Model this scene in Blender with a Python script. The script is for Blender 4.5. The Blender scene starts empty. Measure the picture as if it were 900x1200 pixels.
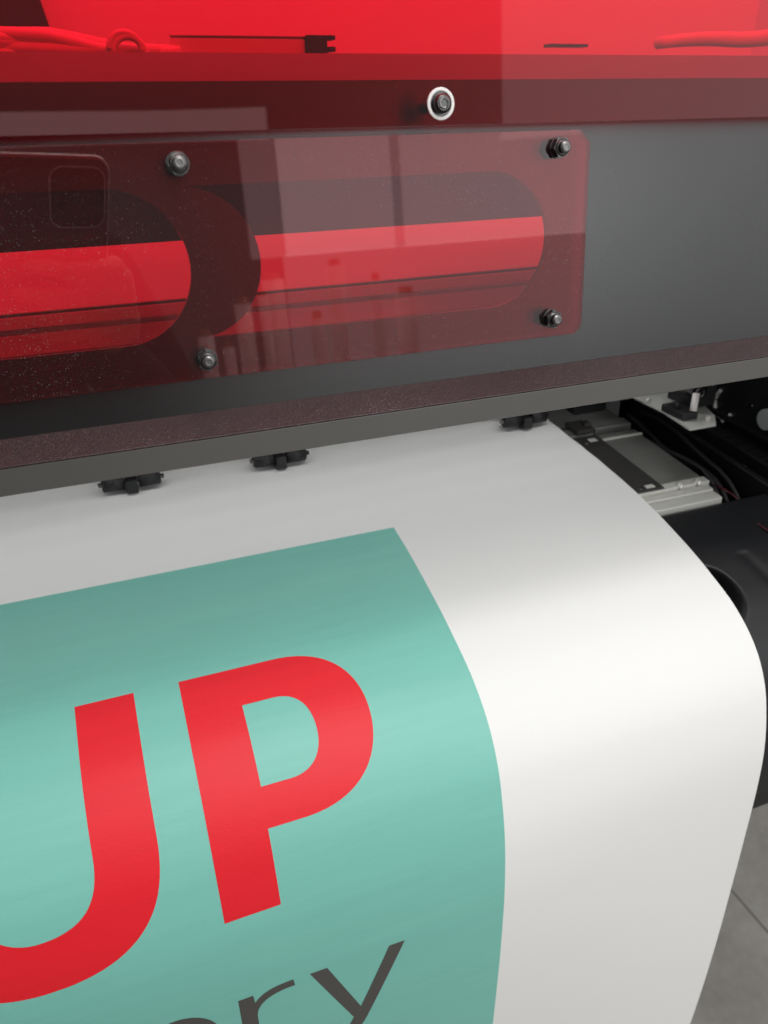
import bpy, bmesh, math, random
from mathutils import Vector, Matrix
random.seed(7)
scn = bpy.context.scene
col = scn.collection
ZO = 1.3                       # the lens hangs 1.3 m over the floor; coordinates below are measured from lens height
R = math.radians

# ---------------------------------------------------------------- materials
def nn(nt, t, **kw):
    n = nt.nodes.new(t)
    for k, v in kw.items():
        if k.startswith('i_'):
            n.inputs[k[2:].replace('_', ' ')].default_value = v
        else:
            setattr(n, k, v)
    return n

def mat(name, color, rough=.5, metal=0., spec=.5, bump=0., bscale=400., rvar=0., rscale=8., dust=0., dscale=1400.,
        dthr=.74, cvar=0., cscale=6., coat=0., aniso_stretch=None, dustcol=(.45, .42, .4), ior=None):
    m = bpy.data.materials.new(name); m.use_nodes = True
    nt = m.node_tree; L = nt.links
    b = nt.nodes['Principled BSDF']
    b.inputs['Base Color'].default_value = (*color, 1)
    b.inputs['Roughness'].default_value = rough
    b.inputs['Metallic'].default_value = metal
    b.inputs['Specular IOR Level'].default_value = spec
    b.inputs['Coat Weight'].default_value = coat
    tc = nn(nt, 'ShaderNodeTexCoord')
    if ior: b.inputs['IOR'].default_value = ior
    out = tc.outputs['Object']
    if aniso_stretch:
        mp = nn(nt, 'ShaderNodeMapping'); mp.inputs['Scale'].default_value = aniso_stretch
        L.new(out, mp.inputs['Vector']); out = mp.outputs['Vector']
    if bump:
        n = nn(nt, 'ShaderNodeTexNoise'); n.inputs['Scale'].default_value = bscale; n.inputs['Detail'].default_value = 3
        bp = nn(nt, 'ShaderNodeBump'); bp.inputs['Strength'].default_value = bump; bp.inputs['Distance'].default_value = .0006
        L.new(out, n.inputs['Vector']); L.new(n.outputs['Fac'], bp.inputs['Height']); L.new(bp.outputs['Normal'], b.inputs['Normal'])
    if rvar:
        n = nn(nt, 'ShaderNodeTexNoise'); n.inputs['Scale'].default_value = rscale; n.inputs['Detail'].default_value = 5
        r = nn(nt, 'ShaderNodeMapRange'); r.inputs['From Min'].default_value = .3; r.inputs['From Max'].default_value = .7
        r.inputs['To Min'].default_value = rough - rvar; r.inputs['To Max'].default_value = rough + rvar
        L.new(out, n.inputs['Vector']); L.new(n.outputs['Fac'], r.inputs['Value']); L.new(r.outputs['Result'], b.inputs['Roughness'])
    cs = None
    if cvar:
        n = nn(nt, 'ShaderNodeTexNoise'); n.inputs['Scale'].default_value = cscale; n.inputs['Detail'].default_value = 6
        r = nn(nt, 'ShaderNodeMapRange'); r.inputs['From Min'].default_value = .3; r.inputs['From Max'].default_value = .7
        r.inputs['To Min'].default_value = 1 - cvar; r.inputs['To Max'].default_value = 1 + cvar
        mx = nn(nt, 'ShaderNodeVectorMath', operation='SCALE'); mx.inputs[0].default_value = color
        L.new(out, n.inputs['Vector']); L.new(n.outputs['Fac'], r.inputs['Value']); L.new(r.outputs['Result'], mx.inputs['Scale'])
        cs = mx.outputs['Vector']; L.new(cs, b.inputs['Base Color'])
    if dust:
        fac = dust_fac(nt, tc.outputs['Object'], dscale, dthr, dust)
        mx = nn(nt, 'ShaderNodeMix', data_type='RGBA')
        mx.inputs['A'].default_value = (*color, 1); mx.inputs['B'].default_value = (*dustcol, 1)
        if cs: L.new(cs, mx.inputs['A'])
        L.new(fac, mx.inputs['Factor']); L.new(mx.outputs['Result'], b.inputs['Base Color'])
    return m

def dust_fac(nt, vec, scale, thr, amt):
    L = nt.links
    n = nn(nt, 'ShaderNodeTexNoise'); n.inputs['Scale'].default_value = scale; n.inputs['Detail'].default_value = 1
    g = nn(nt, 'ShaderNodeTexNoise'); g.inputs['Scale'].default_value = 14; g.inputs['Detail'].default_value = 2
    r = nn(nt, 'ShaderNodeMapRange'); r.inputs['From Min'].default_value = thr; r.inputs['From Max'].default_value = thr + .06
    r.inputs['To Max'].default_value = amt
    a = nn(nt, 'ShaderNodeMath', operation='MULTIPLY_ADD'); a.inputs[1].default_value = .25; 
    L.new(vec, n.inputs['Vector']); L.new(vec, g.inputs['Vector'])
    L.new(g.outputs['Fac'], a.inputs[0])
    s = nn(nt, 'ShaderNodeMath', operation='SUBTRACT'); s.inputs[1].default_value = .125
    L.new(n.outputs['Fac'], s.inputs[0]); L.new(s.outputs[0], a.inputs[2])
    L.new(a.outputs[0], r.inputs['Value'])
    return r.outputs['Result']

def acrylic(name, tint, dust=.5, dthr=.76, dscale=1300, haze=.003):
    m = bpy.data.materials.new(name); m.use_nodes = True
    nt = m.node_tree; L = nt.links; nt.nodes.clear()
    out = nn(nt, 'ShaderNodeOutputMaterial')
    tr = nn(nt, 'ShaderNodeBsdfTransparent'); tr.inputs['Color'].default_value = (*tint, 1)
    gl = nn(nt, 'ShaderNodeBsdfGlossy'); gl.inputs['Roughness'].default_value = .015
    df = nn(nt, 'ShaderNodeBsdfDiffuse'); df.inputs['Color'].default_value = (.6, .5, .48, 1)
    lw = nn(nt, 'ShaderNodeLayerWeight'); lw.inputs['Blend'].default_value = .5
    p = nn(nt, 'ShaderNodeMath', operation='POWER'); p.inputs[1].default_value = 5
    f = nn(nt, 'ShaderNodeMath', operation='MULTIPLY_ADD'); f.inputs[1].default_value = .955; f.inputs[2].default_value = .045
    L.new(lw.outputs['Facing'], p.inputs[0]); L.new(p.outputs[0], f.inputs[0])
    m1 = nn(nt, 'ShaderNodeMixShader'); L.new(f.outputs[0], m1.inputs[0]); L.new(tr.outputs[0], m1.inputs[1]); L.new(gl.outputs[0], m1.inputs[2])
    tc = nn(nt, 'ShaderNodeTexCoord')
    d = dust_fac(nt, tc.outputs['Object'], dscale, dthr, dust)
    ad = nn(nt, 'ShaderNodeMath', operation='ADD'); ad.inputs[1].default_value = haze; L.new(d, ad.inputs[0])
    m2 = nn(nt, 'ShaderNodeMixShader'); L.new(ad.outputs[0], m2.inputs[0]); L.new(m1.outputs[0], m2.inputs[1]); L.new(df.outputs[0], m2.inputs[2])
    # a very faint cast sheet waviness
    n = nn(nt, 'ShaderNodeTexNoise'); n.inputs['Scale'].default_value = 9; n.inputs['Detail'].default_value = 0
    bp = nn(nt, 'ShaderNodeBump'); bp.inputs['Strength'].default_value = .12; bp.inputs['Distance'].default_value = .0015
    L.new(tc.outputs['Object'], n.inputs['Vector']); L.new(n.outputs['Fac'], bp.inputs['Height']); L.new(bp.outputs['Normal'], gl.inputs['Normal'])
    L.new(m2.outputs[0], out.inputs['Surface'])
    return m

M = {}
M['paper'] = mat('white_vinyl', (.86, .86, .845), rough=.55, spec=.35, bump=.10, bscale=900)
M['teal'] = mat('teal_ink', (.21, .56, .475), rough=.42, spec=.38, bump=.16, bscale=900, cvar=.025, cscale=60, aniso_stretch=(.25, 3, 3))
M['red_ink'] = mat('red_ink', (.83, .018, .030), rough=.44, spec=.32, bump=.22, bscale=900, cvar=.02, cscale=60, aniso_stretch=(.25, 3, 3))
M['grey_ink'] = mat('dark_grey_ink', (.085, .080, .075), rough=.45, spec=.35, bump=.16, bscale=900)
M['hood'] = mat('graphite_painted_steel', (.011, .0112, .011), rough=.25, spec=1.0, ior=1.5, bump=.08, bscale=1900, rvar=.05, rscale=5, dust=.25, dthr=.80, dscale=2200, dustcol=(.3, .29, .28))
M['trim'] = mat('dusty_trim_red_reflection', (.036, .018, .020), rough=.42, spec=.6, bump=.7, bscale=1500, cvar=.35, cscale=1300, dust=.55, dthr=.66, dscale=2000, dustcol=(.34, .24, .23))  # maroon colour stands in for the red acrylic's reflection; dust specks lie over it
M['lip'] = mat('grey_painted_lip', (.092, .089, .083), rough=.32, spec=1.0, bump=.08, bscale=1900, rvar=.05, rscale=6, dust=.2, dthr=.82, dscale=2200)
M['black'] = mat('black_steel', (.012, .012, .013), rough=.5, bump=.15, bscale=700, rvar=.1, rscale=20)
M['blackpl'] = mat('black_moulded_plastic', (.010, .0105, .012), rough=.42, bump=.2, bscale=1200, rvar=.08, rscale=14, dust=.25, dthr=.80)
M['rubber'] = mat('black_rubber', (.012, .012, .013), rough=.55, bump=.3, bscale=900)
M['dark'] = mat('dark_bead', (.03, .03, .032), rough=.35)
M['steel'] = mat('bare_zinc_steel', (.20, .195, .19), rough=.30, metal=1, bump=.1, bscale=500, rvar=.08, rscale=30)
M['darksteel'] = mat('blackened_steel', (.12, .12, .12), rough=.3, metal=1, bump=.1, bscale=800)
M['alu'] = mat('cast_aluminium', (.34, .34, .32), rough=.42, metal=.75, bump=.12, bscale=900, rvar=.08, rscale=25, aniso_stretch=(1, 8, 1))
M['alulight'] = mat('machined_aluminium', (.72, .72, .67), rough=.4, metal=.35, bump=.08, bscale=900)
M['clamp'] = mat('dark_spring_steel', (.075, .073, .068), rough=.35, metal=.6, bump=.08, bscale=600)
M['white'] = mat('white_painted_inner', (.80, .80, .78), rough=.5, bump=.08, bscale=500, cvar=.03)
M['greystep'] = mat('grey_painted_step', (.50, .50, .48), rough=.5, cvar=.06, cscale=30)
M['greydisc'] = mat('pale_grey_plastic', (.52, .55, .55), rough=.4)
M['washer'] = mat('white_nylon', (.82, .79, .77), rough=.35)
M['wire'] = mat('dark_red_wire', (.09, .006, .014), rough=.4)
M['acrylic'] = acrylic('red_acrylic', (.87, .09, .15), dust=.35, dthr=.785, dscale=2000)
M['acrylic_win'] = acrylic('red_acrylic_dusty', (.865, .11, .18), dust=.38, dthr=.725, dscale=2300, haze=.018)
M['skin'] = mat('skin', (.62, .38, .29), rough=.5, bump=.1, bscale=300)
M['sweater'] = mat('dark_knit', (.02, .02, .024), rough=.9, bump=.4, bscale=300)
M['trousers'] = mat('dark_denim', (.02, .024, .035), rough=.85, bump=.4, bscale=500)
M['hair'] = mat('dark_hair', (.02, .013, .009), rough=.55, bump=.8, bscale=160)
M['phone'] = mat('dark_phone_glass', (.22, .20, .21), rough=.5)
M['phoneedge'] = mat('phone_edge', (.75, .72, .70), rough=.3, metal=1)
M['roll'] = mat('vinyl_roll', (.86, .85, .82), rough=.35)
M['core'] = mat('card_core', (.36, .25, .16), rough=.8)
M['eye'] = mat('eye_white', (.75, .73, .7), rough=.2)
M['pupil'] = mat('pupil', (.01, .01, .01), rough=.1)
M['lips'] = mat('lips', (.42, .16, .14), rough=.4)

# ---------------------------------------------------------------- helpers
def tag(o, label=None, cat=None, group=None, kind=None):
    if label: o['label'] = label
    if cat: o['category'] = cat
    if group: o['group'] = group
    if kind: o['kind'] = kind
    return o

def empty(name, loc, label=None, cat=None, group=None):
    o = bpy.data.objects.new(name, None); col.objects.link(o)
    o.location = (loc[0], loc[1], loc[2] + ZO); o.empty_display_size = .05
    return tag(o, label, cat, group)

def absloc(o):
    v = o.location.copy()
    while o.parent: o = o.parent; v += o.location
    return v

def link(name, bm, m, parent=None, smooth=False, bevel=0, seg=2):
    """one mesh object; vertices come in lens-height coordinates and get their own centre as origin"""
    bmesh.ops.recalc_face_normals(bm, faces=bm.faces)
    me = bpy.data.meshes.new(name)
    c = Vector((0, 0, 0))
    for v in bm.verts: c += v.co
    c /= max(1, len(bm.verts))
    for v in bm.verts: v.co -= c
    bm.to_mesh(me); bm.free()
    ms = m if isinstance(m, (list, tuple)) else [m]
    for k in ms: me.materials.append(M[k])
    o = bpy.data.objects.new(name, me); col.objects.link(o)
    w = c + Vector((0, 0, ZO))
    if parent: o.parent = parent; w = w - absloc(parent)
    o.location = w
    if smooth:
        for p in me.polygons: p.use_smooth = True
    if bevel:
        b = o.modifiers.new('bevel', 'BEVEL'); b.width = bevel; b.segments = seg; b.limit_method = 'ANGLE'; b.angle_limit = R(40)
    return o

def box(bm, x0, x1, y0, y1, z0, z1, mi=0):
    vs = [bm.verts.new((x, y, z)) for x in (x0, x1) for y in (y0, y1) for z in (z0, z1)]
    for f in ((0, 1, 3, 2), (4, 6, 7, 5), (0, 4, 5, 1), (2, 3, 7, 6), (0, 2, 6, 4), (1, 5, 7, 3)):
        bm.faces.new([vs[i] for i in f]).material_index = mi

def prism(bm, prof, x0, x1, mi=0):
    """closed (y,z) outline swept along x"""
    a = [bm.verts.new((x0, y, z)) for y, z in prof]; b = [bm.verts.new((x1, y, z)) for y, z in prof]
    n = len(prof)
    for i in range(n):
        bm.faces.new((a[i], a[(i + 1) % n], b[(i + 1) % n], b[i])).material_index = mi
    bm.faces.new(a).material_index = mi; bm.faces.new(b[::-1]).material_index = mi

def cyl(bm, p0, p1, r0, r1=None, n=24, mi=0, smooth=True, phase=0):
    r1 = r0 if r1 is None else r1
    p0 = Vector(p0); p1 = Vector(p1); d = (p1 - p0).normalized()
    u = d.orthogonal().normalized(); v = d.cross(u)
    A = []; B = []
    for i in range(n):
        a = 2 * math.pi * i / n + phase
        e = u * math.cos(a) + v * math.sin(a)
        A.append(bm.verts.new(p0 + e * r0)); B.append(bm.verts.new(p1 + e * r1))
    for i in range(n):
        f = bm.faces.new((A[i], A[(i + 1) % n], B[(i + 1) % n], B[i])); f.material_index = mi; f.smooth = smooth
    bm.faces.new(A[::-1]).material_index = mi; bm.faces.new(B).material_index = mi

def ring(bm, c, d, ri, ro, h, n=32, mi=0):
    c = Vector(c); d = Vector(d).normalized(); u = d.orthogonal().normalized(); v = d.cross(u)
    rows = []
    for (r, t) in ((ri, 0), (ro, 0), (ro, h), (ri, h)):
        rows.append([bm.verts.new(c + d * t + (u * math.cos(2 * math.pi * i / n) + v * math.sin(2 * math.pi * i / n)) * r) for i in range(n)])
    for k in range(4):
        a = rows[k]; b = rows[(k + 1) % 4]
        for i in range(n):
            f = bm.faces.new((a[i], a[(i + 1) % n], b[(i + 1) % n], b[i])); f.material_index = mi; f.smooth = True

def tube(bm, pts, r, n=10, mi=0):
    pts = [Vector(p) for p in pts]; prev = None; up = Vector((0, 0, 1))
    for i, p in enumerate(pts):
        d = (pts[min(i + 1, len(pts) - 1)] - pts[max(i - 1, 0)]).normalized()
        u = d.cross(up); u = u.normalized() if u.length > 1e-4 else d.orthogonal().normalized(); v = u.cross(d)
        rr = r[i] if isinstance(r, (list, tuple)) else r
        cur = [bm.verts.new(p + (u * math.cos(2 * math.pi * k / n) + v * math.sin(2 * math.pi * k / n)) * rr) for k in range(n)]
        if prev:
            for k in range(n):
                f = bm.faces.new((prev[k], prev[(k + 1) % n], cur[(k + 1) % n], cur[k])); f.smooth = True; f.material_index = mi
        else: bm.faces.new(cur[::-1]).material_index = mi
        prev = cur
    bm.faces.new(prev).material_index = mi

# front-cover plane: leans 4.8 degrees, its foot towards the operator
TL = R(4.8)
NV = Vector((0, math.cos(TL), -math.sin(TL)))      # away from the operator
TW = Vector((0, math.sin(TL), math.cos(TL)))       # up along the plane
def hp(x, w, d=.36): return Vector((x, 0, 0)) + NV * d + TW * w

def fill2d(loops):
    """flat polygon with holes -> bmesh in (x, y)"""
    cu = bpy.data.curves.new('tmp', 'CURVE'); cu.dimensions = '2D'; cu.fill_mode = 'BOTH'
    for lp in loops:
        s = cu.splines.new('POLY'); s.points.add(len(lp) - 1); s.use_cyclic_u = True
        for p, q in zip(s.points, lp): p.co = (q[0], q[1], 0, 1)
    o = bpy.data.objects.new('tmp', cu); col.objects.link(o)
    bpy.context.view_layer.update()
    me = bpy.data.meshes.new_from_object(o.evaluated_get(bpy.context.evaluated_depsgraph_get()))
    bm = bmesh.new(); bm.from_mesh(me)
    bpy.data.objects.remove(o); bpy.data.curves.remove(cu); bpy.data.meshes.remove(me)
    bmesh.ops.remove_doubles(bm, verts=bm.verts, dist=1e-6)
    return bm

def slab(bm, d0, d1):
    """(x, w) flat mesh -> closed slab between planes d0 and d1 of the cover"""
    for f in bm.faces: 
        if f.normal.z < 0: f.normal_flip()
    ret = bmesh.ops.extrude_face_region(bm, geom=bm.faces[:])
    top = {g for g in ret['geom'] if isinstance(g, bmesh.types.BMVert)}
    for v in bm.verts:
        x, w = v.co.x, v.co.y
        v.co = hp(x, w, d1 if v in top else d0)
    return bm

def arc(cx, cy, r, a0, a1, n=24):
    return [(cx + r * math.cos(R(a0 + (a1 - a0) * i / n)), cy + r * math.sin(R(a0 + (a1 - a0) * i / n))) for i in range(n + 1)]

def bez(p0, p1, p2, p3, n=12):
    o = []
    for i in range(n):
        t = i / n; s = 1 - t
        o.append(tuple(s**3 * a + 3 * s * s * t * b + 3 * s * t * t * c + t**3 * d for a, b, c, d in zip(p0, p1, p2, p3)))
    return o

# ---------------------------------------------------------------- floor
bm = bmesh.new()
vs = [bm.verts.new(p) for p in ((-6, -6, -1.3), (6, -6, -1.3), (6, 6, -1.3), (-6, 6, -1.3))]
bm.faces.new(vs)
fm = bpy.data.materials.new('concrete_look_tiles'); fm.use_nodes = True
nt = fm.node_tree; L = nt.links; b = nt.nodes['Principled BSDF']; b.inputs['Roughness'].default_value = .5
geo = nn(nt, 'ShaderNodeNewGeometry')
br = nn(nt, 'ShaderNodeTexBrick'); br.offset = 0; br.inputs['Scale'].default_value = 1
br.inputs['Brick Width'].default_value = .60; br.inputs['Row Height'].default_value = .60; br.inputs['Mortar Size'].default_value = .0022
br.inputs['Color1'].default_value = (1, 1, 1, 1); br.inputs['Color2'].default_value = (.94, .94, .94, 1); br.inputs['Mortar'].default_value = (.30, .29, .28, 1)
mp = nn(nt, 'ShaderNodeMapping'); mp.inputs['Location'].default_value = (-.916 + .6 * 5, .24, 0)
L.new(geo.outputs['Position'], mp.inputs['Vector']); L.new(mp.outputs['Vector'], br.inputs['Vector'])
n1 = nn(nt, 'ShaderNodeTexNoise'); n1.inputs['Scale'].default_value = 5; n1.inputs['Detail'].default_value = 8; n1.inputs['Roughness'].default_value = .65
n2 = nn(nt, 'ShaderNodeTexNoise'); n2.inputs['Scale'].default_value = 60; n2.inputs['Detail'].default_value = 6
L.new(geo.outputs['Position'], n1.inputs['Vector']); L.new(geo.outputs['Position'], n2.inputs['Vector'])
cr = nn(nt, 'ShaderNodeValToRGB'); cr.color_ramp.elements[0].position = .3; cr.color_ramp.elements[0].color = (.20, .188, .170, 1)
cr.color_ramp.elements[1].position = .72; cr.color_ramp.elements[1].color = (.31, .295, .268, 1)
mx = nn(nt, 'ShaderNodeMix', data_type='RGBA', blend_type='MULTIPLY'); mx.inputs['Factor'].default_value = 1
ad = nn(nt, 'ShaderNodeMath', operation='MULTIPLY_ADD'); ad.inputs[1].default_value = .35; 
L.new(n2.outputs['Fac'], ad.inputs[0]); 
s_ = nn(nt, 'ShaderNodeMath', operation='SUBTRACT'); s_.inputs[1].default_value = .175; L.new(n1.outputs['Fac'], s_.inputs[0]); L.new(s_.outputs[0], ad.inputs[2])
L.new(ad.outputs[0], cr.inputs['Fac']); L.new(cr.outputs['Color'], mx.inputs['A']); L.new(br.outputs['Color'], mx.inputs['B'])
L.new(mx.outputs['Result'], b.inputs['Base Color'])
bp = nn(nt, 'ShaderNodeBump'); bp.inputs['Strength'].default_value = .2; bp.inputs['Distance'].default_value = .002
L.new(n2.outputs['Fac'], bp.inputs['Height']); L.new(bp.outputs['Normal'], b.inputs['Normal'])
me = bpy.data.meshes.new('floor'); bm.to_mesh(me); bm.free(); me.materials.append(fm)
fl = bpy.data.objects.new('floor', me); col.objects.link(fl); fl.location = (0, 0, ZO); tag(fl, kind='structure')

# ---------------------------------------------------------------- the printed vinyl
XR = .400
PROF = [(.76, -.260), (.69, -.267), (.62, -.274), (.572, -.2785), (.52, -.2835), (.473, -.2895), (.445, -.2950), (.421, -.3010), (.398, -.3073), (.379, -.3138),
        (.347, -.3272), (.323, -.3455), (.308, -.3670), (.299, -.3920), (.293, -.4190), (.2897, -.4550), (.2888, -.510),
        (.289, -.588), (.2895, -.762), (.290, -.98)]
S0 = -.1407                                         # arc length measured from the point where the edge leaves the rollers
def catmull(P, step=.0005):
    out = []
    n = len(P)
    for i in range(n - 1):
        p0 = P[max(i - 1, 0)]; p1 = P[i]; p2 = P[i + 1]; p3 = P[min(i + 2, n - 1)]
        d01 = max(1e-6, math.dist(p0, p1)) ** .5; d12 = math.dist(p1, p2) ** .5; d23 = max(1e-6, math.dist(p2, p3)) ** .5
        k = max(2, int(math.dist(p1, p2) / step))
        for j in range(k):
            t = j / k
            r = []
            for a in range(2):
                m1 = 0 if i == 0 else ((p1[a] - p0[a]) / d01 - (p2[a] - p0[a]) / (d01 + d12) + (p2[a] - p1[a]) / d12) * d12
                m2 = 0 if i == n - 2 else ((p2[a] - p1[a]) / d12 - (p3[a] - p1[a]) / (d12 + d23) + (p3[a] - p2[a]) / d23) * d12
                if i == 0: m1 = p2[a] - p1[a]
                if i == n - 2: m2 = p2[a] - p1[a]
                A = 2 * p1[a] - 2 * p2[a] + m1 + m2; B = -3 * p1[a] + 3 * p2[a] - 2 * m1 - m2
                r.append(((A * t + B) * t + m1) * t + p1[a])
            out.append(tuple(r))
    out.append(P[-1]); return out
_pts = catmull(PROF)
_cum = [0.]
for a, b_ in zip(_pts, _pts[1:]): _cum.append(_cum[-1] + math.dist(a, b_))
import bisect
def prof_at(s):
    s = s - S0
    i = min(max(bisect.bisect_left(_cum, s), 1), len(_cum) - 1)
    t = (s - _cum[i - 1]) / (_cum[i] - _cum[i - 1])
    return tuple(_pts[i - 1][k] + (_pts[i][k] - _pts[i - 1][k]) * t for k in (0, 1))
DS = .003
def surf(x, s, off=0.):
    y, z = prof_at(s); y2, z2 = prof_at(s + .004); y1, z1 = prof_at(s - .004)
    ty, tz = y2 - y1, z2 - z1; l = math.hypot(ty, tz); ty /= l; tz /= l
    ny, nz = tz, -ty                                # outward (towards operator / up)
    if nz < 0 and abs(nz) > abs(ny): ny, nz = -ny, -nz
    if ny > 0 and abs(ny) > abs(nz): ny, nz = -ny, -nz
    # slack in the hanging sheet: shallow swells
    amp = max(0., min(1., (s - .30) / .14))
    wv = amp * (.0016 * math.sin(9.0 * x - 14 * (s - .42) + 1.1) + .0007 * math.sin(23 * x + 9 * s))
    near = max(0., 1. - max(0., s - .05) / .16)
    wv += near * (.00022 * math.sin(s * 190 + 3 * math.sin(4 * x)) + .0003 * math.sin(11 * x + 40 * s))
    o = off + wv
    return Vector((x, y + ny * o, z + nz * o))

def sheet_from(loops, off, name, m, parent, wgrid=.02):
    bm = fill2d(loops)
    s_lo = min(v.co.y for v in bm.verts); s_hi = max(v.co.y for v in bm.verts)
    x_lo = min(v.co.x for v in bm.verts); x_hi = max(v.co.x for v in bm.verts)
    k = math.ceil(s_lo / DS)
    while k * DS < s_hi:
        bmesh.ops.bisect_plane(bm, geom=bm.verts[:] + bm.edges[:] + bm.faces[:], plane_co=(0, k * DS, 0), plane_no=(0, 1, 0), dist=1e-7); k += 1
    k = math.ceil(x_lo / wgrid)
    while k * wgrid < x_hi:
        bmesh.ops.bisect_plane(bm, geom=bm.verts[:] + bm.edges[:] + bm.faces[:], plane_co=(k * wgrid, 0, 0), plane_no=(1, 0, 0), dist=1e-7); k += 1
    for f in bm.faces: f.smooth = True
    for v in bm.verts: v.co = surf(v.co.x, v.co.y, off)
    o = link(name, bm, m, parent, smooth=True)
    return o

SB = .80
vinyl = empty('printed_vinyl', (0, .29, -1.0), 'white vinyl sheet printed teal with red letters UP, curving out of the printer', 'vinyl print')
bm = bmesh.new()
xs = [-.90 + .02 * i for i in range(66)]; xs[-1] = XR
s0, s1 = int(-.10 / DS), int(SB / DS)
for off, rev in ((0, 0), (-.0004, 1)):
    g = [[bm.verts.new(surf(x, k * DS, off)) for x in xs] for k in range(s0, s1)]
    for i in range(len(g) - 1):
        for j in range(len(xs) - 1):
            f = bm.faces.new((g[i][j], g[i][j + 1], g[i + 1][j + 1], g[i + 1][j])); f.smooth = True
    if not rev: g0 = g
for i in range(len(g) - 1):                          # cut edges of the sheet
    for j in (0, -1):
        bm.faces.new((g0[i][j], g0[i + 1][j], g[i + 1][j], g[i][j]))
for j in range(len(xs) - 1):
    for i in (0, -1):
        bm.faces.new((g0[i][j], g0[i][j + 1], g[i][j + 1], g[i][j]))
for e in bm.edges:
    if any(not f.smooth for f in e.link_faces): e.smooth = False
link('vinyl_sheet', bm, 'paper', vinyl, smooth=False)
TS = .1325; TX = .1852
def shp(pts): return [(x, s) for x, s in pts]
sheet_from([[(-.90, TS), (TX, TS), (TX, .78), (-.90, .78)]], .00012, 'teal_panel', 'teal', vinyl)
# P
P_out = [(.0053, .2318), (.0640, .2318)] + bez((.0640, .2318), (.096, .2318), (.1135, .250), (.1135, .2795), 20) + \
        bez((.1135, .2795), (.1135, .311), (.094, .3318), (.060, .3318), 20) + [(.060, .3318), (.0382, .3318), (.0382, .3805), (.0053, .3805)]
P_in = [(.0390, .2583), (.0580, .2583)] + bez((.0580, .2583), (.0715, .2583), (.0788, .2675), (.0788, .2835), 14) + \
       bez((.0788, .2835), (.0788, .299), (.0705, .3083), (.0570, .3083), 14) + [(.0570, .3083), (.0390, .3083)]
sheet_from([P_out, P_in], .00024, 'letter', 'red_ink', vinyl)
cU = -.0860
U = [(-.0552, .2318), (-.0215, .2318), (-.0215, .3180)] + bez((-.0215, .3180), (-.0215, .362), (-.045, .3868), (cU, .3868), 22)
U += [(2 * cU - x, s) for x, s in reversed(U[3:] + [(cU, .3868)])][1:]
U += [(2 * cU + .0215, .3180), (2 * cU + .0215, .2318), (2 * cU + .0552, .2318), (2 * cU + .0552, .3200)]
U += bez((2 * cU + .0552, .3200), (2 * cU + .0552, .345), (-.102, .3555), (cU - .002, .3555), 16)
U += bez((cU - .002, .3555), (-.066, .3555), (-.0552, .343), (-.0552, .3190), 16) + [(-.0552, .3190)]
sheet_from([U], .00024, 'letter', 'red_ink', vinyl)
# e r y in the light grey line below
yy = [(.0498, .4455), (.0610, .4455), (.0815, .4985), (.1022, .4455), (.1130, .4455), (.0853, .5130)] + \
     bez((.0853, .5130), (.079, .528), (.071, .533), (.060, .533), 10) + [(.060, .533), (.0545, .532), (.0545, .5245), (.059, .5253)] + \
     bez((.059, .5253), (.067, .5253), (.0715, .520), (.0745, .5120), 8) + [(.0745, .5120), (.0762, .5080)]
sheet_from([yy], .00024, 'letter', 'grey_ink', vinyl)
rr = [(.0050, .4465), (.0142, .4465), (.0147, .4545)] + bez((.0147, .4545), (.019, .4475), (.026, .4445), (.0395, .4450), 10) + \
     [(.0395, .4450), (.0400, .4510)] + bez((.0400, .4510), (.025, .4505), (.0158, .456), (.0150, .4680), 10) + [(.0150, .4680), (.0150, .4980), (.0050, .4980)]
sheet_from([rr], .00024, 'letter', 'grey_ink', vinyl)
ec = -.0330; ew = .0250
e_out = arc(ec, .4715, 1, 0, 0, 1)[:0]
e_out = [(ec + ew, .4745)]
for i in range(0, 41):
    a = R(0 + 315 * i / 40); e_out.append((ec + ew * math.cos(a), .4712 - .0280 * math.sin(a)))
for i in range(0, 33):
    a = R(312 - 140 * i / 32); e_out.append((ec + (ew - .0095) * math.cos(a) , .4712 - .0205 * math.sin(a)))
e_out += [(ec - ew + .0095, .4745)]
e_in = [(ec - ew + .0100, .4675)] + [(ec + (ew - .0098) * math.cos(R(180 - 180 * i / 24)), .4675 - .0170 * math.sin(R(180 - 180 * i / 24))) for i in range(1, 24)] + [(ec + ew - .0098, .4675)]
sheet_from([e_out, e_in], .00024, 'letter', 'grey_ink', vinyl)

# ---------------------------------------------------------------- the printer
pr = empty('wide_format_printer', (0, .62, -1.3), 'dark graphite wide-format printer with red acrylic windows and black apron, feeding out the vinyl', 'printer')

# front cover: a sheet with two cut openings
XL, XRR = -.75, .78
AC = [(-.75 + .05, .0040)]
rA = .0322; cw = -.0282
slotA = arc(-.33, cw, rA, 90, 270, 24) + arc(.0090, cw, rA, -90, 90, 24)
slotB = arc(.1887, cw, rA, -90, 90, 24) + [(.0420, cw + rA)] + arc(.0405, cw, rA, 89, -89, 30)[1:] + [(.0425, cw - rA)]
slotB = arc(.1887, cw, rA, -90, 90, 24) + arc(.0405, cw, rA - .0002, 84, -84, 30)
bm = fill2d([[(XL, -.0945), (XRR, -.0945), (XRR, .0425), (XL, .0425)], slotA, slotB])
slab(bm, .36, .3625)
cover = link('front_cover', bm, 'hood', pr)
tag(cover, 'dark grey painted steel front cover with two round-ended openings')
# bezel running back from the top edge of the cover
a = hp(0, .0425, .3602); 
bm = bmesh.new(); prism(bm, [(a.y, a.z + .0003), (.402, .0250), (.402, .0235), (a.y + .0015, a.z - .0012)], XL, XRR)
link('cover_bezel', bm, 'lip', cover)
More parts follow.
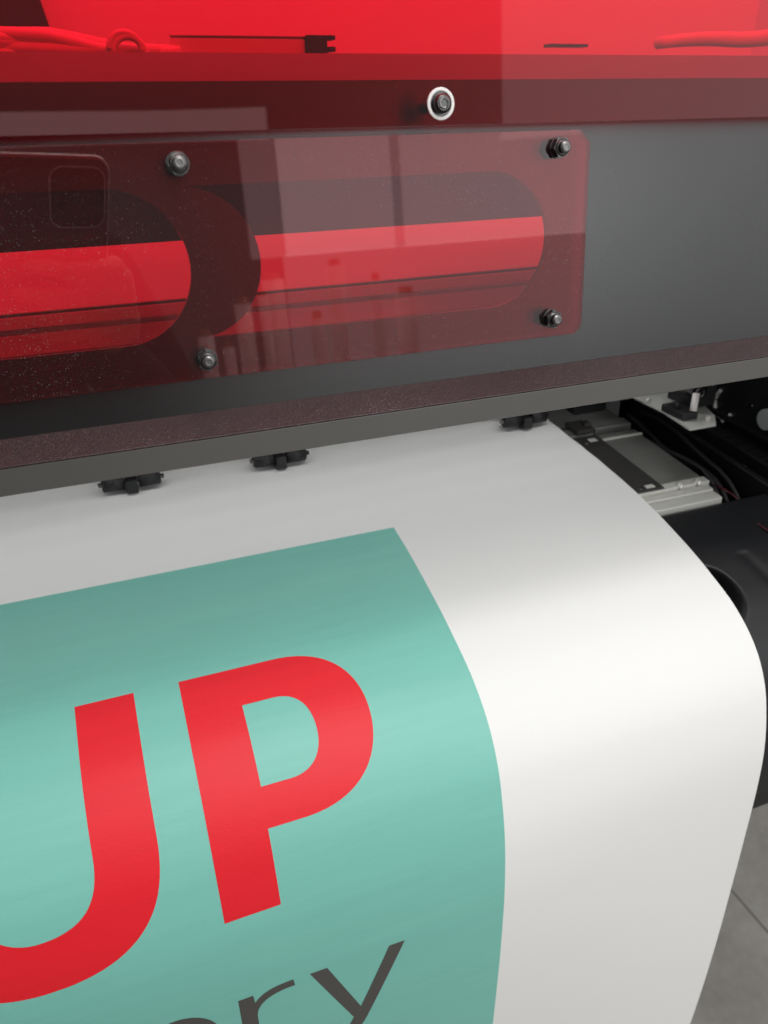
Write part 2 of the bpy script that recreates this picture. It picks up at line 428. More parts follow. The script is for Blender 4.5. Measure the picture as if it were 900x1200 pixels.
# trim strip and lip under the cover
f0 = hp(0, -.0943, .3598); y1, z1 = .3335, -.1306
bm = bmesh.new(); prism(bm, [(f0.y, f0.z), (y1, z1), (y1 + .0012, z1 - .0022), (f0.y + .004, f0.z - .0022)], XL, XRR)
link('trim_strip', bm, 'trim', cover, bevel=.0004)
bm = bmesh.new(); prism(bm, [(y1 - .0003, z1 - .0004), (y1 - .0003, -.1436), (y1 + .0015, -.1440), (y1 + .024, -.1436), (y1 + .024, z1 - .0025), (y1 + .0006, z1 - .0016)], XL, XRR)
link('lower_lip', bm, 'lip', cover, bevel=.0009, seg=3)

# small acrylic inspection window standing off the cover on four studs
WR = .2394
win = [(-.40, -.0773), (WR - .0045, -.0773)] + arc(WR - .0055, -.0713, .006, -80, 0, 8) + [(WR, .0148), (WR - .0058, .0205), (-.40, .0205)]
bm = fill2d([win]); slab(bm, .3530, .3560)
iw = link('inspection_window', bm, 'acrylic_win', pr, bevel=.0003, seg=1)
tag(iw, 'small red acrylic window bolted over the cover openings')
def nut(x, w, rot, dark=False):
    bm = bmesh.new()
    # standoff and washer behind, hexagon and rounded stud end in front
    cyl(bm, hp(x, w, .3600), hp(x, w, .3560), .0050, n=24, mi=1)
    cyl(bm, hp(x, w, .3530), hp(x, w, .3522), .0048, n=28, mi=1)
    cyl(bm, hp(x, w, .3522), hp(x, w, .3490), .00470, n=6, smooth=False, phase=rot, mi=1 if dark else 0)
    cyl(bm, hp(x, w, .3490), hp(x, w, .3482), .00395, .0032, n=28, mi=1)
    cyl(bm, hp(x, w, .3490), hp(x, w, .3462), .00285, n=24, mi=1)
    cyl(bm, hp(x, w, .3462), hp(x, w, .3455), .00285, .0020, n=24, mi=0)
    ring(bm, hp(x, w, .3455), -NV, .0010, .0019, .0002, mi=0)
    return link('hex_nut', bm, ['steel', 'darksteel'], iw, bevel=.00018, seg=2)
for i, (x, w) in enumerate(((.0408, .0122), (.0417, -.0686), (.2212, .0129), (.2206, -.0679))): nut(x, w, .3 + i * .55, True)

# big tinted lid in front of the top of the cover
bm = fill2d([[(XL, .0232), (XRR, .0232), (XRR, .36), (XL, .36)]]); slab(bm, .3430, .3470)
lid = link('tinted_lid', bm, 'acrylic', pr, bevel=.0003, seg=1)
tag(lid, 'large red acrylic lid over the print carriage')
bm = bmesh.new(); c = hp(.1549, .0315, .3430)
ring(bm, c, -NV, .0050, .0064, .0010, mi=0); cyl(bm, c, c - NV * .0003, .0051, n=28, mi=1)
link('washer', bm, ['washer', 'darksteel'], lid, bevel=.0002)
bm = bmesh.new()
cyl(bm, c + NV * .018, c - NV * .0008, .0022, n=16, mi=0)
cyl(bm, c - NV * .0004, c - NV * .0032, .0040, .0038, n=28, mi=0); cyl(bm, c - NV * .0032, c - NV * .0040, .0038, .0028, n=28, mi=0)
ring(bm, c - NV * .0040, -NV, .0017, .0026, .0003, n=6, mi=1)
link('socket_screw', bm, ['darksteel', 'steel'], lid)

# inside, behind the cover
bm = bmesh.new(); box(bm, XL, XRR, .405, .420, -.0545, .0230); link('inner_beam', bm, 'black', pr, bevel=.001)
ic = bmesh.new(); prism(ic, [(.500, -.048), (.452, -.0920), (.466, -.0955), (.512, -.054)], XL, .62)
mid = link('white_inner_guide', ic, 'white', pr, bevel=.001)
ic = bmesh.new(); prism(ic, [(.4515, -.0935), (.4480, -.0993), (.462, -.0998), (.468, -.0940)], XL, .62); link('guide_step', ic, 'greystep', mid, bevel=.0005)
ic = bmesh.new(); prism(ic, [(.4475, -.1022), (.442, -.1120), (.456, -.1125), (.460, -.1022)], XL, .62); link('guide_step', ic, 'greystep', mid, bevel=.0005)
ic = bmesh.new(); prism(ic, [(.366, -.119), (.366, -.124), (.86, -.124), (.86, -.116)], XL, .80); link('inner_light_baffle', ic, 'black', pr)  # added out of sight to keep interior light off the sheet and rollers
bm = bmesh.new(); box(bm, XL, .80, .86, .87, -.124, .42); link('rear_inner_wall', bm, 'white', pr)
bm = bmesh.new(); box(bm, XL - .01, XL, .362, .87, -1.0, .36); link('end_panel', bm, 'black', pr)
# cable bundle, flat ribbon bar and clip seen through the lid at y .6
bm = bmesh.new()
for k in range(7):
    p = []
    for i in range(40):
        x = -.26 + .34 * i / 39
        p.append((x, .600 + .008 * math.sin(k * 2.1 + i * .21), .034 + .004 * k * (.6 + .4 * math.sin(i * .16 + k)) * (1 if x < .0 else max(.25, 1 - (x) / .07)) + .002 * math.sin(i * .5 + k)))
    tube(bm, p, .0040, n=10)
for k in range(2):
    p = [(.045 + .010 * math.cos(R(a)) + .002 * k, .585, .037 + .010 * math.sin(R(a)) - .002 * k) for a in range(-20, 200, 12)]
    tube(bm, p, .0022, n=8)
link('cable_bundle', bm, 'white', pr, smooth=True)
bm = bmesh.new(); prism(bm, [(.598, .034), (.598, .0455), (.604, .0465), (.604, .034)], .075, .166); box(bm, .075, .166, .597, .605, .0465, .0478)
bar = link('ribbon_guide', bm, 'white', pr, bevel=.0005)
bm = bmesh.new(); box(bm, .166, .181, .594, .606, .0345, .0478); box(bm, .181, .187, .594, .606, .0450, .0478); box(bm, .181, .187, .594, .606, .0380, .0410)
box(bm, .164, .187, .590, .607, .0325, .0343)
link('end_clip', bm, 'black', bar, bevel=.0006)
bm = bmesh.new(); prism(bm, [(.60, .0425), (.60, .0445), (.61, .0445), (.61, .0425)], .362, .396); link('sensor_bracket', bm, 'black', pr)
bm = bmesh.new()
p = [(.46 + .012 * i, .598 + .002 * math.sin(i), .0455 + .0006 * i + .0012 * math.sin(i * .6)) for i in range(18)]; tube(bm, p, [.0045 + .0002 * i for i in range(18)], n=10)
link('hose', bm, 'white', pr, smooth=True)
bm = bmesh.new(); vs = [(-.2, .82, .02), (.012, .82, .02), (-.02, .82, .20), (-.2, .82, .20)]
prism_y = [bm.verts.new(v) for v in vs] + [bm.verts.new((v[0], .84, v[2])) for v in vs]
bm.faces.new(prism_y[:4]); bm.faces.new(prism_y[4:][::-1])
for i in range(4): bm.faces.new((prism_y[i], prism_y[(i + 1) % 4], prism_y[4 + (i + 1) % 4], prism_y[4 + i]))
link('carriage_end', bm, 'dark', pr, bevel=.001)

# platen (slopes gently towards the operator): z = -.2775 at y .62
def pz(y, h=0): return -.2775 + (y - .62) * .1 + h
def pl(x0, x1, y0, y1, h0, h1, bm, mi=0):
    vs = [bm.verts.new((x, y, pz(y, h))) for x in (x0, x1) for y in (y0, y1) for h in (h0, h1)]
    for f in ((0, 1, 3, 2), (4, 6, 7, 5), (0, 4, 5, 1), (2, 3, 7, 6), (0, 2, 6, 4), (1, 5, 7, 3)):
        bm.faces.new([vs[i] for i in f]).material_index = mi
bm = bmesh.new()
pl(-.75, .476, .482, .5685, -.02, -.0010, bm); pl(-.75, .4775, .5700, .580, -.02, -.0016, bm); 
pl(.437, .479, .588, .602, -.02, .0008, bm); pl(-.75, .434, .586, .602, -.02, -.0022, bm)
pl(-.75, .482, .61, .80, -.02, -.004, bm)
plat = link('platen', bm, 'alu', pr, bevel=.0007)
bm = bmesh.new(); pl(.432, .4765, .5660, .5695, -.0008, .0006, bm); link('platen_ridge', bm, 'alulight', plat, bevel=.0005)
bm = bmesh.new(); pl(-.75, .478, .472, .4805, -.02, -.0005, bm); pl(-.75, .4745, .4625, .4700, -.02, -.0025, bm); pl(-.75, .4735, .4500, .4610, -.02, -.0035, bm)
link('front_rail', bm, 'alulight', plat, bevel=.0007)
for x in (.447, .466):
    bm = bmesh.new(); y = .4735; cyl(bm, (x, y, pz(y, -.003)), (x, y, pz(y, .0012)), .0036, .0030, n=20); ring(bm, (x, y, pz(y, .0010)), (0, 0, 1), .0010, .0028, .0006)
    link('rail_screw', bm, 'alulight', plat)
bm = bmesh.new(); pl(.4015, .4305, .4735, .5755, -.0006, .0010, bm)
cl = link('media_clamp', bm, 'clamp', pr, bevel=.0005)
for q in ((.4165, .4250, .5655, .5715), (.4145, .4235, .4765, .4815)):
    bm = bmesh.new(); pl(*q, .0004, .0013, bm); link('clamp_slot_plate', bm, 'alulight', cl, bevel=.0003)
for x, y in ((.4115, .5645), (.4085, .4785)):
    bm = bmesh.new(); cyl(bm, (x, y, pz(y, .0002)), (x, y, pz(y, .0016)), .0020, n=14); link('clamp_rivet', bm, 'steel', cl)
bm = bmesh.new(); pl(.4135, .4330, .5840, .6070, -.0012, .0030, bm); pl(.4260, .4330, .5900, .5990, .0030, .0065, bm); link('edge_guide', bm, 'clamp', pr, bevel=.0007)

# pinch rollers
def roller(xc):
    hb = bmesh.new(); z = -.2655; y = .6080
    box(hb, xc - .0050, xc + .0045, y - .0085, y + .045, z - .0085, z + .0035)
    box(hb, xc - .016, xc + .016, y + .012, y + .050, z + .0035, z + .010)
    box(hb, xc - .009, xc + .009, y + .03, y + .16, z + .004, z + .030)
    root = link('pinch_roller', hb, 'blackpl', pr, bevel=.0012)
    for s in (-1, 1):
        b2 = bmesh.new(); cyl(b2, (xc + s * .0058, y, z), (xc + s * .0220, y, z), .0063, n=28); cyl(b2, (xc + s * .0220, y, z), (xc + s * .0235, y, z), .0063, .0046, n=28)
        link('roller', b2, 'rubber', root)
    b2 = bmesh.new(); cyl(b2, (xc - .0262, y, z), (xc + .0262, y, z), .0019, n=14); link('axle', b2, 'steel', root)
    for xx in (-.0125, .0190):
        b2 = bmesh.new(); ring(b2, (xc + xx, y - .001, z + .0105), (0, -1, .4), .0016, .0028, .0012); link('spring', b2, 'steel', root)
for xc in (.000, .125, .368): roller(xc)
# dark beam over the rollers
bm = bmesh.new(); box(bm, -.75, .52, .665, .70, -.245, -.13); box(bm, -.75, .60, .70, .72, -.30, -.125); box(bm, -.75, .80, .80, .81, -.60, -.126); link('rear_beam', bm, 'black', pr, bevel=.001)

# right-hand side: rails, side panel, bracket
bm = bmesh.new()
prism(bm, [(.40, -.345), (.40, -.298), (.66, -.272), (.66, -.345)], .518, .524)
prism(bm, [(.30, -.36), (.30, -.318), (.66, -.290), (.66, -.36)], .524, .548)
prism(bm, [(.30, -.36), (.30, -.310), (.66, -.276), (.66, -.36)], .548, .553)
prism(bm, [(.30, -.36), (.30, -.322), (.66, -.292), (.66, -.36)], .553, .598)
rail = link('side_rail', bm, 'blackpl', pr, bevel=.0012)
for y in (.405, .445, .49, .54):
    bm = bmesh.new(); zz = -.300 + (y - .44) * .078 - .008; box(bm, .531, .538, y, y + .0035, zz - .012, zz + .0075); link('rail_clip', bm, 'dark', rail, bevel=.0008)
bm = bmesh.new(); prism(bm, [(.20, -.62), (.20, -.30), (.34, -.145), (.72, -.12), (.72, -.62)], .598, .604)
side = link('side_panel', bm, 'blackpl', pr)
bm = bmesh.new(); prism(bm, [(.36, -.306), (.36, -.301), (.62, -.283), (.62, -.288)], .590, .598); link('side_flange', bm, 'blackpl', side, bevel=.001)
bm = bmesh.new(); cyl(bm, (.598, .533, -.2745), (.594, .533, -.2745), .0105, n=32); link('disc_cap', bm, 'greydisc', side, bevel=.0006)
bm = bmesh.new(); cyl(bm, (.598, .556, -.268), (.5955, .556, -.268), .0024, n=16); link('panel_screw', bm, 'steel', side)
bm = bmesh.new()
pts = [(.596, .590 + .013 * math.cos(R(a)), -.277 + .016 * math.sin(R(a))) for a in range(-150, 60, 10)]; tube(bm, pts, .0022, n=8); link('latch_arc', bm, 'alulight', side)
bm = bmesh.new(); cyl(bm, (.590, .578, -.2905), (.582, .578, -.2905), .003, n=14); link('panel_screw', bm, 'steel', side)
# folded bracket plate: base on z -.245 with an upright wall
zb = -.245
bm = bmesh.new()
base = [(.4565, .484), (.4845, .484), (.4990, .502), (.5400, .610), (.4640, .610), (.4640, .528)]
vsb = [bm.verts.new((x, y, zb)) for x, y in base]; vst = [bm.verts.new((x, y, zb - .0022)) for x, y in base]
bm.faces.new(vsb); bm.faces.new(vst[::-1])
for i in range(len(base)): bm.faces.new((vsb[i], vsb[(i + 1) % len(base)], vst[(i + 1) % len(base)], vst[i]))
bk = link('carriage_bracket', bm, 'alulight', pr, bevel=.0004)
bm = bmesh.new(); box(bm, .448, .560, .6105, .613, zb - .0002, -.150); link('bracket_wall', bm, 'alu', bk, bevel=.0005)
bm = bmesh.new(); box(bm, .462, .478, .500, .530, zb, zb + .007); box(bm, .464, .468, .512, .520, zb + .007, zb + .012); box(bm, .480, .506, .512, .545, zb + .005, zb + .030); link('pulley_block', bm, 'blackpl', bk, bevel=.0012)
bm = bmesh.new(); cyl(bm, (.4715, .5000, zb + .0085), (.4745, .5030, zb + .0235), .0030, n=18); link('white_pin', bm, 'washer', bk)
bm = bmesh.new(); cyl(bm, (.486, .512, zb + .020), (.486, .535, zb + .024), .0085, n=28); ring(bm, (.486, .511, zb + .020), (0, -1, 0), .003, .006, .001, n=20); link('pulley', bm, 'darksteel', bk)
for x, y, z in ((.4835, .496, zb + .002), (.4935, .508, zb + .0295), (.4580, .545, zb + .006), (.4565, .5505, zb + .020)):
    bm = bmesh.new(); cyl(bm, (x, y, z), (x, y - .003, z), .0023, n=14); link('bracket_screw', bm, 'alulight', bk)
bm = bmesh.new(); box(bm, .425, .4475, .5530, .560, zb + .006, zb + .030); cyl(bm, (.438, .553, zb + .016), (.438, .5505, zb + .016), .0042, n=20, mi=1); link('bearing_plate', bm, ['alu', 'black'], bk, bevel=.001)
# cable chain and loose dark cables between the rails
for k in range(15):
    y = .385 + .0155 * k; z = -.322 + (y - .40) * .078
    bm = bmesh.new(); box(bm, .5565, .5800, y, y + .0125, z, z + .0150); box(bm, .5600, .5765, y + .0030, y + .0095, z + .0150, z + .0165)
    link('chain_link', bm, 'blackpl', rail, bevel=.0015)
for k, (x, h) in enumerate(((.4855, -.300), (.4905, -.297), (.5085, -.296))):
    bm = bmesh.new(); tube(bm, [(x + .0022 * math.sin(i * .5 + k), .447 + .011 * i, h - .04 * max(0, 1 - i / 4.5) ** 2 + .0045 * math.sin(i * .33 + k * 2) + .0009 * i) for i in range(16)], .0023, n=8)
    link('cable', bm, 'rubber', pr, smooth=True)
bm = bmesh.new(); box(bm, .440, .4785, .630, .66, -.285, -.262); box(bm, .445, .4700, .622, .64, -.262, -.250); link('sensor_block', bm, 'blackpl', pr, bevel=.0015)
# thin red wires
bm = bmesh.new()
tube(bm, [(.487 + .004 * math.sin(i * .7), .475 - .010 * i, -.300 - .0016 * i + .0012 * math.sin(i)) for i in range(12)], .0008, n=6)
tube(bm, [(.500 + .012 * i, .420 - .004 * i, -.322 + .001 * math.sin(i) - .0008 * i) for i in range(8)], .0008, n=6)
link('wire', bm, 'wire', pr, smooth=True)

# apron: moulded front guide just under the sheet
def apron_prof(off):
    o = []
    for k in range(0, 142):
        s = .176 + k * .0020
        y, z = prof_at(s); y2, z2 = prof_at(s + .004); y1_, z1_ = prof_at(s - .004)
        ty, tz = y2 - y1_, z2 - z1_; l = math.hypot(ty, tz); n_ = (tz / l, -ty / l)
        if n_[1] < 0 and abs(n_[1]) > abs(n_[0]): n_ = (-n_[0], -n_[1])
        if n_[0] > 0 and abs(n_[0]) > abs(n_[1]): n_ = (-n_[0], -n_[1])
        dd = .007 + .010 * min(1, max(0, (s - .22) / .18))
        o.append((s, y - n_[0] * (dd + off), z - n_[1] * (dd + off)))
    return o
top = apron_prof(0); bot = apron_prof(.003)
bm = bmesh.new(); NX = 140
xsA = [-.75 + i * .02 for i in range(56)] + [.372 + i * .0012 for i in range(70)] + [.456 + i * .0025 for i in range(58)]
def dimple(x, s):                                    # oval hand recess moulded into the apron
    u = (x - .401) / .022; v = (s - .262) / .028
    q = u * u + v * v
    q = min(1, max(0, (q - .55) / .45)); return .020 * (1 - q * q * (3 - 2 * q)) if q < .999 else 0
ga = []; gb = []
for (s, y, z), (_, yb, zb_) in zip(top, bot):
    rowa = []
    for x in xsA:
        flare = .010 * math.sin(max(0, min(1, (x - .47) / .05)) * math.pi * .5) * min(1, max(0, (s - .2) / .1))
        d = dimple(x, s) + flare * .6 + .0012 * math.exp(-((x - .452 - (s - .25) * .25) / .006) ** 2) * (s > .23)
        rowa.append(bm.verts.new((x, y + d * .75, z - d * .6)))
    ga.append(rowa); gb.append([bm.verts.new((x, yb + .012, zb_ - .012)) for x in xsA])
for g in (ga, gb):
    for i in range(len(g) - 1):
        for j in range(len(xsA) - 1):
            f = bm.faces.new((g[i][j], g[i][j + 1], g[i + 1][j + 1], g[i + 1][j])); f.smooth = True
for i in range(len(ga) - 1):
    for j in (0, -1): bm.faces.new((ga[i][j], ga[i + 1][j], gb[i + 1][j], gb[i][j]))
for j in range(len(xsA) - 1):
    for i in (0, -1): bm.faces.new((ga[i][j], ga[i][j + 1], gb[i][j + 1], gb[i][j]))
link('apron', bm, 'blackpl', pr)
# stand leg and beam low behind the sheet on the right
bm = bmesh.new(); box(bm, -.70, .62, .40, .47, -.66, -.585); link('stand_beam', bm, 'blackpl', pr, bevel=.003)
bm = bmesh.new(); box(bm, -.70, .60, .45, .80, -.585, -.36); link('lower_body', bm, 'blackpl', pr, bevel=.003)

# ---------------------------------------------------------------- lights and world
def area(name, loc, target, sx, sy, L_, color=(1, 1, 1)):
    l = bpy.data.lights.new(name, 'AREA'); l.shape = 'RECTANGLE'; l.size = sx; l.size_y = sy; l.energy = L_ * math.pi * sx * sy; l.color = color
    o = bpy.data.objects.new(name, l); col.objects.link(o); o.location = (loc[0], loc[1], loc[2] + ZO)
    d = Vector(target) - Vector(loc); o.rotation_euler = d.to_track_quat('-Z', 'Y').to_euler()
    return o
area('ceiling_and_fill', (.65, -.20, 1.35), (.65, .0, 0), 2.4, .32, 1.9, (1, .985, .96))
area('ceiling_and_fill', (.8, -1.35, 1.35), (.7, -1.4, 0), 3.0, .6, 7.0, (1, .985, .96))  # extra overhead light, added to brighten the film rolls and reach under the lip
area('ceiling_and_fill', (.2, -3.0, 1.40), (.2, 0, -.3), 3.4, .6, 4.3, (1, .99, .98))  # unseen front fill, added high up to brighten the hanging sheet
area('ceiling_and_fill', (-.2, .92, 1.45), (-.1, .2, 0), 1.6, .4, 4.5, (1, .985, .96))  # added behind the printer to light the hand and phone from the front
area('window_light', (.632, -2.3, .17), (.632, 0, .17), .13, .41, .85, (.97, .985, 1))
area('window_light', (1.17, -2.3, .17), (1.17, 0, .17), .04, .41, 1.3, (.97, .985, 1))
area('window_light', (.925, -2.3, .17), (.925, 0, .17), .45, .41, 2.3, (.97, .985, 1))
area('window_light', (1.79, -2.3, .17), (1.79, 0, .17), 1.20, .41, 2.3, (.97, .985, 1))
area('window_light', (1.54, -2.31, -.33), (1.54, 0, -.33), 1.70, .60, .85, (.97, .985, 1))
area('window_light', (2.60, -2.3, .91), (1.6, 0, .4), 1.7, 1.06, .8, (.97, .985, 1))
area('linear_lamp', (.1, -3.9, .67), (.1, 0, .3), 1.9, .16, 1.0)
area('under_cover_fill', (-.1, .54, -.132), (-.1, .53, -.5), 1.2, .03, 4.4)  # hidden fill, added to brighten the sheet around the rollers
area('carriage_fill', (.1, .448, .16), (.1, .475, -.08), 1.5, .03, 3.7)  # hidden strip added to brighten the guide seen through the openings
area('carriage_fill', (.1, .62, .30), (.1, .86, .0), 1.5, .08, 6.3)  # hidden strip added to brighten the rear wall behind the lid
w = bpy.data.worlds.new('World'); scn.world = w; w.use_nodes = True
w.node_tree.nodes['Background'].inputs['Color'].default_value = (.97, .98, 1, 1)
wt = w.node_tree; tcw = nn(wt, 'ShaderNodeTexCoord'); sx_ = nn(wt, 'ShaderNodeSeparateXYZ'); mr = nn(wt, 'ShaderNodeMapRange', interpolation_type='SMOOTHSTEP')
mr.inputs['From Min'].default_value = .15; mr.inputs['From Max'].default_value = .95; mr.inputs['To Min'].default_value = .22; mr.inputs['To Max'].default_value = 1.0
wt.links.new(tcw.outputs['Generated'], sx_.inputs[0]); wt.links.new(sx_.outputs['X'], mr.inputs['Value']); wt.links.new(mr.outputs['Result'], wt.nodes['Background'].inputs['Strength'])

# ---------------------------------------------------------------- camera
cam = bpy.data.cameras.new('camera'); co = bpy.data.objects.new('camera', cam); col.objects.link(co)
X = Vector((2769, -522, 895)).normalized(); D = Vector((33, 1709, 895)).normalized()
Y = D.cross(X).normalized(); Y = Y if Y.z > 0 else -Y
Z = X.cross(Y).normalized()
# rows X, Y, Z turn lens axes (right, down, forward) into room axes
right = Vector((X.x, Y.x, Z.x)); down = Vector((X.y, Y.y, Z.y)); fwd = Vector((X.z, Y.z, Z.z))
m = Matrix((( right.x, -down.x, -fwd.x, 0), (right.y, -down.y, -fwd.y, 0), (right.z, -down.z, -fwd.z, ZO), (0, 0, 0, 1)))
co.matrix_world = m
cam.sensor_fit = 'VERTICAL'; cam.sensor_height = 36; cam.sensor_width = 27; cam.lens = 36 * 895 / 1200
cam.clip_start = .02; cam.clip_end = 60
cam.dof.use_dof = True; cam.dof.focus_distance = .42; cam.dof.aperture_fstop = 11
scn.camera = co
CAM = (right, -down, -fwd)
# ---------------------------------------------------------------- the operator with the phone (mirrored in the red windows) and rolls of film behind
def lens(r, d, f): return right * r + down * d + fwd * f
def blob(name, prims, m, parent, voxel=.005, smooth=5):
    bm = bmesh.new()
    for p in prims:
        if p[0] == 'c':
            _, a, b, ra, rb = p; a = Vector(a); b = Vector(b)
            cyl(bm, a, b, ra, rb, n=20)
            for q, r in ((a, ra), (b, rb)):
                bmesh.ops.create_uvsphere(bm, u_segments=20, v_segments=12, radius=r, matrix=Matrix.Translation(q))
        else:
            _, c, rad = p
            bmesh.ops.create_uvsphere(bm, u_segments=28, v_segments=18, radius=1, matrix=Matrix.Translation(c) @ Matrix.Diagonal((*rad, 1)))
    o = link(name, bm, m, parent, smooth=True)
    rm = o.modifiers.new('join', 'REMESH'); rm.mode = 'VOXEL'; rm.voxel_size = voxel; rm.use_smooth_shade = True
    sm = o.modifiers.new('ease', 'SMOOTH'); sm.iterations = smooth; sm.factor = .5
    return o
per = empty('person', (-.17, -.42, -1.3), 'person in a dark sweater standing at the printer and holding up the dark phone', 'person')
c = -.17; yb_ = -.42
sh = (c + .165, yb_, -.050); el = (.085, -.335, -.285); wr = tuple(lens(.040, .165, -.055))
shl = (c - .165, yb_, -.050); ell = (c - .215, -.43, -.32); wrl = (c - .20, -.33, -.53)
P = [('e', (c, -.385, .170), (.074, .094, .110)), ('e', (c, -.335, .120), (.050, .045, .055)), ('c', (c, -.41, .02), (c, -.40, .11), .052, .050),
     ('c', (c, -.292, .175), (c, -.275, .152), .008, .013), ('e', (c, -.300, .112), (.020, .010, .008)),
     ('e', (c - .075, -.385, .160), (.010, .020, .032)), ('e', (c + .075, -.385, .160), (.010, .020, .032)),
     ('e', (c, yb_, -.11), (.145, .085, .13)), ('e', (c, yb_ - .01, -.25), (.125, .08, .13)), ('e', (c, yb_ - .01, -.38), (.145, .09, .11)),
     ('c', (c - .06, yb_, -.015), shl, .04, .045), ('c', (c + .06, yb_, -.015), sh, .04, .045),
     ('c', sh, el, .044, .034), ('c', el, wr, .034, .022), ('c', shl, ell, .044, .034), ('c', ell, wrl, .034, .022)]
for s in (-1, 1):
    P += [('c', (c + s * .085, yb_ - .01, -.44), (c + s * .095, yb_ + .01, -.86), .072, .048), ('c', (c + s * .095, yb_ + .01, -.86), (c + s * .10, yb_ - .02, -1.22), .048, .032),
          ('c', (c + s * .10, yb_ - .03, -1.255), (c + s * .115, yb_ + .13, -1.27), .030, .022)]
# right hand: palm along the edge of the phone, four fingers across its back, thumb on the front rim
kn = []
for i, (d0, rt, dt) in enumerate(((.058, -.040, .050), (.078, -.052, .074), (.097, -.046, .096), (.114, -.032, .115))):
    k0 = lens(.033, d0, -.004); k1 = lens(.012, d0 - .002, .0070); k2 = lens(rt + .024, (d0 + dt) / 2, .0072); k3 = lens(rt, dt, .0058)
    q = .0086 - .0006 * (i == 3)
    P += [('c', k0, k1, q + .001, q), ('c', k1, k2, q, q - .0008), ('c', k2, k3, q - .0008, q - .0018), ('c', lens(.046, .118 + .004 * i, -.016), k0, .013, q + .001)]
P += [('c', wr, lens(.047, .122, -.020), .021, .020), ('c', lens(.047, .122, -.020), lens(.042, .075, -.012), .018, .013),
      ('c', lens(.046, .120, -.026), lens(.036, .090, -.026), .013, .011), ('c', lens(.036, .090, -.026), lens(.020, .066, -.0215), .010, .0085)]
# left hand hanging, relaxed and slightly curled
wl = Vector(wrl)
P += [('c', wl, wl + Vector((.004, .012, -.055)), .021, .023), ('c', wl + Vector((.004, .012, -.055)), wl + Vector((.010, .020, -.075)), .020, .018)]
for i, ln in enumerate((.036, .040, .038, .030)):
    b0 = wl + Vector((.008, .046 - .019 * i, -.082)); b1 = b0 + Vector((.006, .002, -ln)); b2 = b1 + Vector((.016, .0, -ln * .6)); 
    P += [('c', wl + Vector((.005, .028 - .010 * i, -.050)), b0, .012, .0092), ('c', b0, b1, .009, .0082), ('c', b1, b2, .0082, .0068)]
P += [('c', wl + Vector((.006, .020, -.030)), wl + Vector((.020, .052, -.060)), .012, .010), ('c', wl + Vector((.020, .052, -.060)), wl + Vector((.026, .060, -.090)), .0095, .0075)]
blob('body', P, 'skin', per, voxel=.0042, smooth=3)
S = [('e', (c, yb_, -.11), (.165, .105, .145)), ('e', (c, yb_ - .01, -.26), (.150, .10, .15)), ('e', (c, yb_ - .01, -.37), (.160, .108, .10)), ('c', (c, -.415, -.01), (c, -.41, .025), .075, .066),
     ('c', (c - .06, yb_, -.03), shl, .055, .062), ('c', (c + .06, yb_, -.03), sh, .055, .062),
     ('c', sh, el, .062, .052), ('c', el, wr, .052, .034), ('c', shl, ell, .062, .052), ('c', ell, wrl, .052, .034)]
blob('sweater', S, 'sweater', per, voxel=.008, smooth=6)
T = [('e', (c, yb_ - .01, -.42), (.152, .102, .09))]
for s in (-1, 1):
    T += [('c', (c + s * .085, yb_ - .01, -.46), (c + s * .095, yb_ + .01, -.86), .088, .066), ('c', (c + s * .095, yb_ + .01, -.86), (c + s * .10, yb_ - .02, -1.235), .066, .055)]
blob('trousers', T, 'trousers', per, voxel=.008, smooth=5)
for s in (-1, 1):
    blob('shoe', [('c', (c + s * .10, yb_ - .045, -1.262), (c + s * .115, yb_ + .14, -1.268), .037, .032), ('c', (c + s * .10, yb_ - .03, -1.24), (c + s * .10, yb_ - .03, -1.22), .036, .036)], 'rubber', per, voxel=.006)
blob('hair', [('e', (c, -.400, .190), (.083, .098, .106)), ('e', (c, -.440, .120), (.070, .055, .09)), ('e', (c - .066, -.40, .15), (.018, .045, .075)), ('e', (c + .066, -.40, .15), (.018, .045, .075))], 'hair', per, voxel=.006)
for s in (-1, 1):
    bm = bmesh.new(); e = Vector((c + s * .031, -.302, .172))
    bmesh.ops.create_uvsphere(bm, u_segments=20, v_segments=14, radius=.0125, matrix=Matrix.Translation(e))
    ey = link('eye', bm, 'eye', per, smooth=True)
    bm = bmesh.new(); bmesh.ops.create_uvsphere(bm, u_segments=16, v_segments=10, radius=.0058, matrix=Matrix.Translation(e + Vector((.001, .0085, -.002))))
    link('pupil', bm, 'pupil', ey, smooth=True)

# phone: its rear lens is where the picture is taken from
def lensprism(bm, loop, f0, f1, mi=0):
    a = [bm.verts.new(lens(r, d, f0)) for r, d in loop]; b = [bm.verts.new(lens(r, d, f1)) for r, d in loop]
    n = len(loop)
    for i in range(n):
        bm.faces.new((a[i], a[(i + 1) % n], b[(i + 1) % n], b[i])).material_index = mi
    bm.faces.new(a).material_index = mi; bm.faces.new(b[::-1]).material_index = mi
def rrect(r0, r1, d0, d1, q, n=8):
    o = []
    for cx, cy, a in ((r1 - q, d1 - q, 0), (r0 + q, d1 - q, 90), (r0 + q, d0 + q, 180), (r1 - q, d0 + q, 270)):
        o += [(cx + q * math.cos(R(a + 90 * i / n)), cy + q * math.sin(R(a + 90 * i / n))) for i in range(n + 1)]
    return o
ph = empty('smartphone', tuple(lens(-.017, .045, -.0075)), 'dark smartphone held upright in the hand, its lens towards the printer', 'phone')
bm = bmesh.new(); lensprism(bm, rrect(-.0710, .0280, -.0330, .1170, .0125), -.0044, -.0112); link('frame', bm, 'phoneedge', ph, bevel=.0026, seg=4)
bm = bmesh.new(); lensprism(bm, rrect(-.0688, .0258, -.0308, .1148, .0105), -.0042, -.0052); link('back_glass', bm, 'phone', ph)
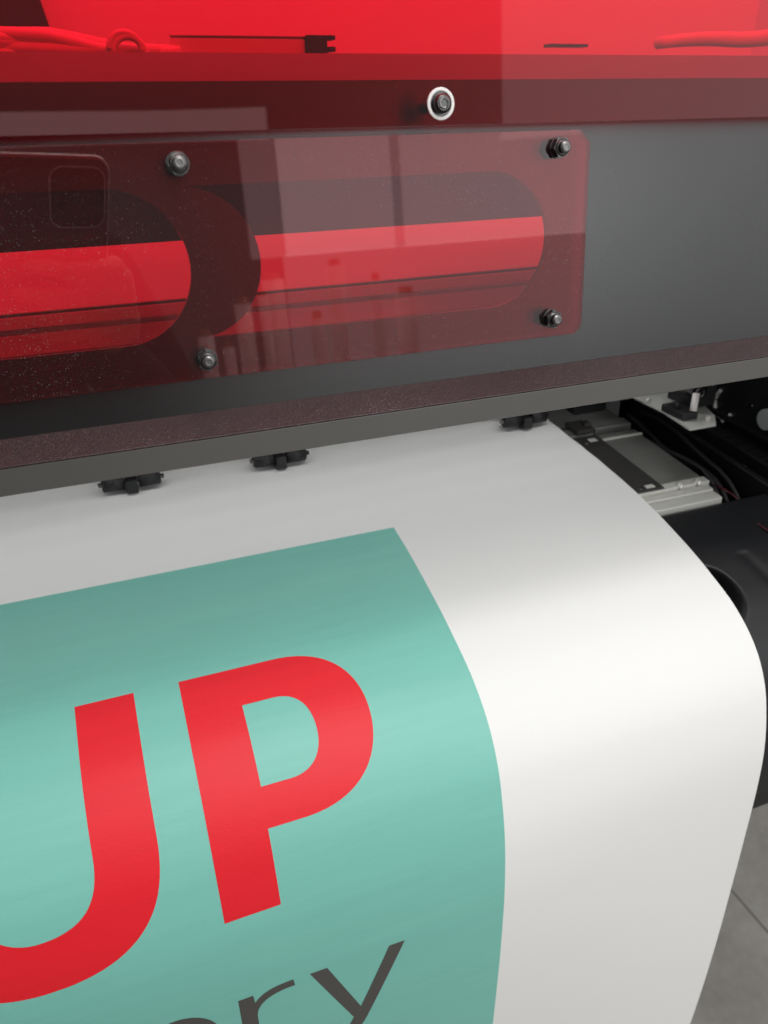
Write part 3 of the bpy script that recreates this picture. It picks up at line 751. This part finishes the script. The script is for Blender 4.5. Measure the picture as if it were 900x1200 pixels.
bm = bmesh.new(); lensprism(bm, rrect(-.0690, .0260, -.0310, .1150, .0110), -.0106, -.0115); link('screen', bm, 'phone', ph)
bm = bmesh.new(); lensprism(bm, rrect(-.0200, .0225, -.0245, .0225, .0100), -.0028, -.0044); bump = link('camera_bump', bm, 'pupil', ph, bevel=.0006)
bm = bmesh.new(); lensprism(bm, rrect(-.0214, .0239, -.0259, .0239, .0114), -.0034, -.0044); link('bump_rim', bm, 'phoneedge', bump, bevel=.0009, seg=3)
for r_, d_ in ((0, 0), (.0, -.0135), (-.012, .004)):
    bm = bmesh.new(); ring(bm, lens(r_, d_, -.0028), fwd, .0046, .0060, .0006); link('lens_ring', bm, 'darksteel', bump)

# upright rolls of film a couple of metres behind the operator
rolls = [(.47, -2.05, 1.12, .030, 'pale narrow roll of film standing nearest the operator'), (.60, -2.12, 1.19, .040, 'thick white film roll standing second beside the operator'),
         (.725, -2.02, 1.05, .026, 'short thin pale film roll among the standing rolls'), (.83, -2.10, 1.22, .034, 'tallest white film roll among the standing rolls'),
         (.97, -2.06, 1.16, .022, 'slim pale film roll standing right of the tallest roll'), (1.12, -2.15, 1.10, .045, 'fattest white film roll standing farthest from the operator')]
rolls += [(.335, -2.10, 1.02, .028, 'low white film roll behind the shoulder of the operator'), (.40, -2.03, .98, .020, 'shortest thin film roll close to the operator'),
          (.535, -2.00, 1.14, .018, 'very thin film roll between two thicker rolls')]
for x, y, h, r, lab in rolls:
    t = empty('film_roll', (x, y, -1.3), lab, 'roll', 'rolls of film standing behind the operator')
    bm = bmesh.new(); cyl(bm, (x, y, -1.29), (x, y, -1.3 + h), r, n=32); link('film_winding', bm, 'roll', t)
    bm = bmesh.new(); ring(bm, (x, y, -1.3), (0, 0, 1), r * .45, r * .62, h + .022); link('cardboard_core', bm, 'core', t)
scn.render.engine = 'CYCLES'
scn.cycles.transparent_max_bounces = 24; scn.cycles.max_bounces = 10
scn.render.resolution_x = 768; scn.render.resolution_y = 1024
scn.view_settings.view_transform = 'Standard'; scn.view_settings.look = 'None'; scn.view_settings.exposure = 0; scn.view_settings.gamma = 1
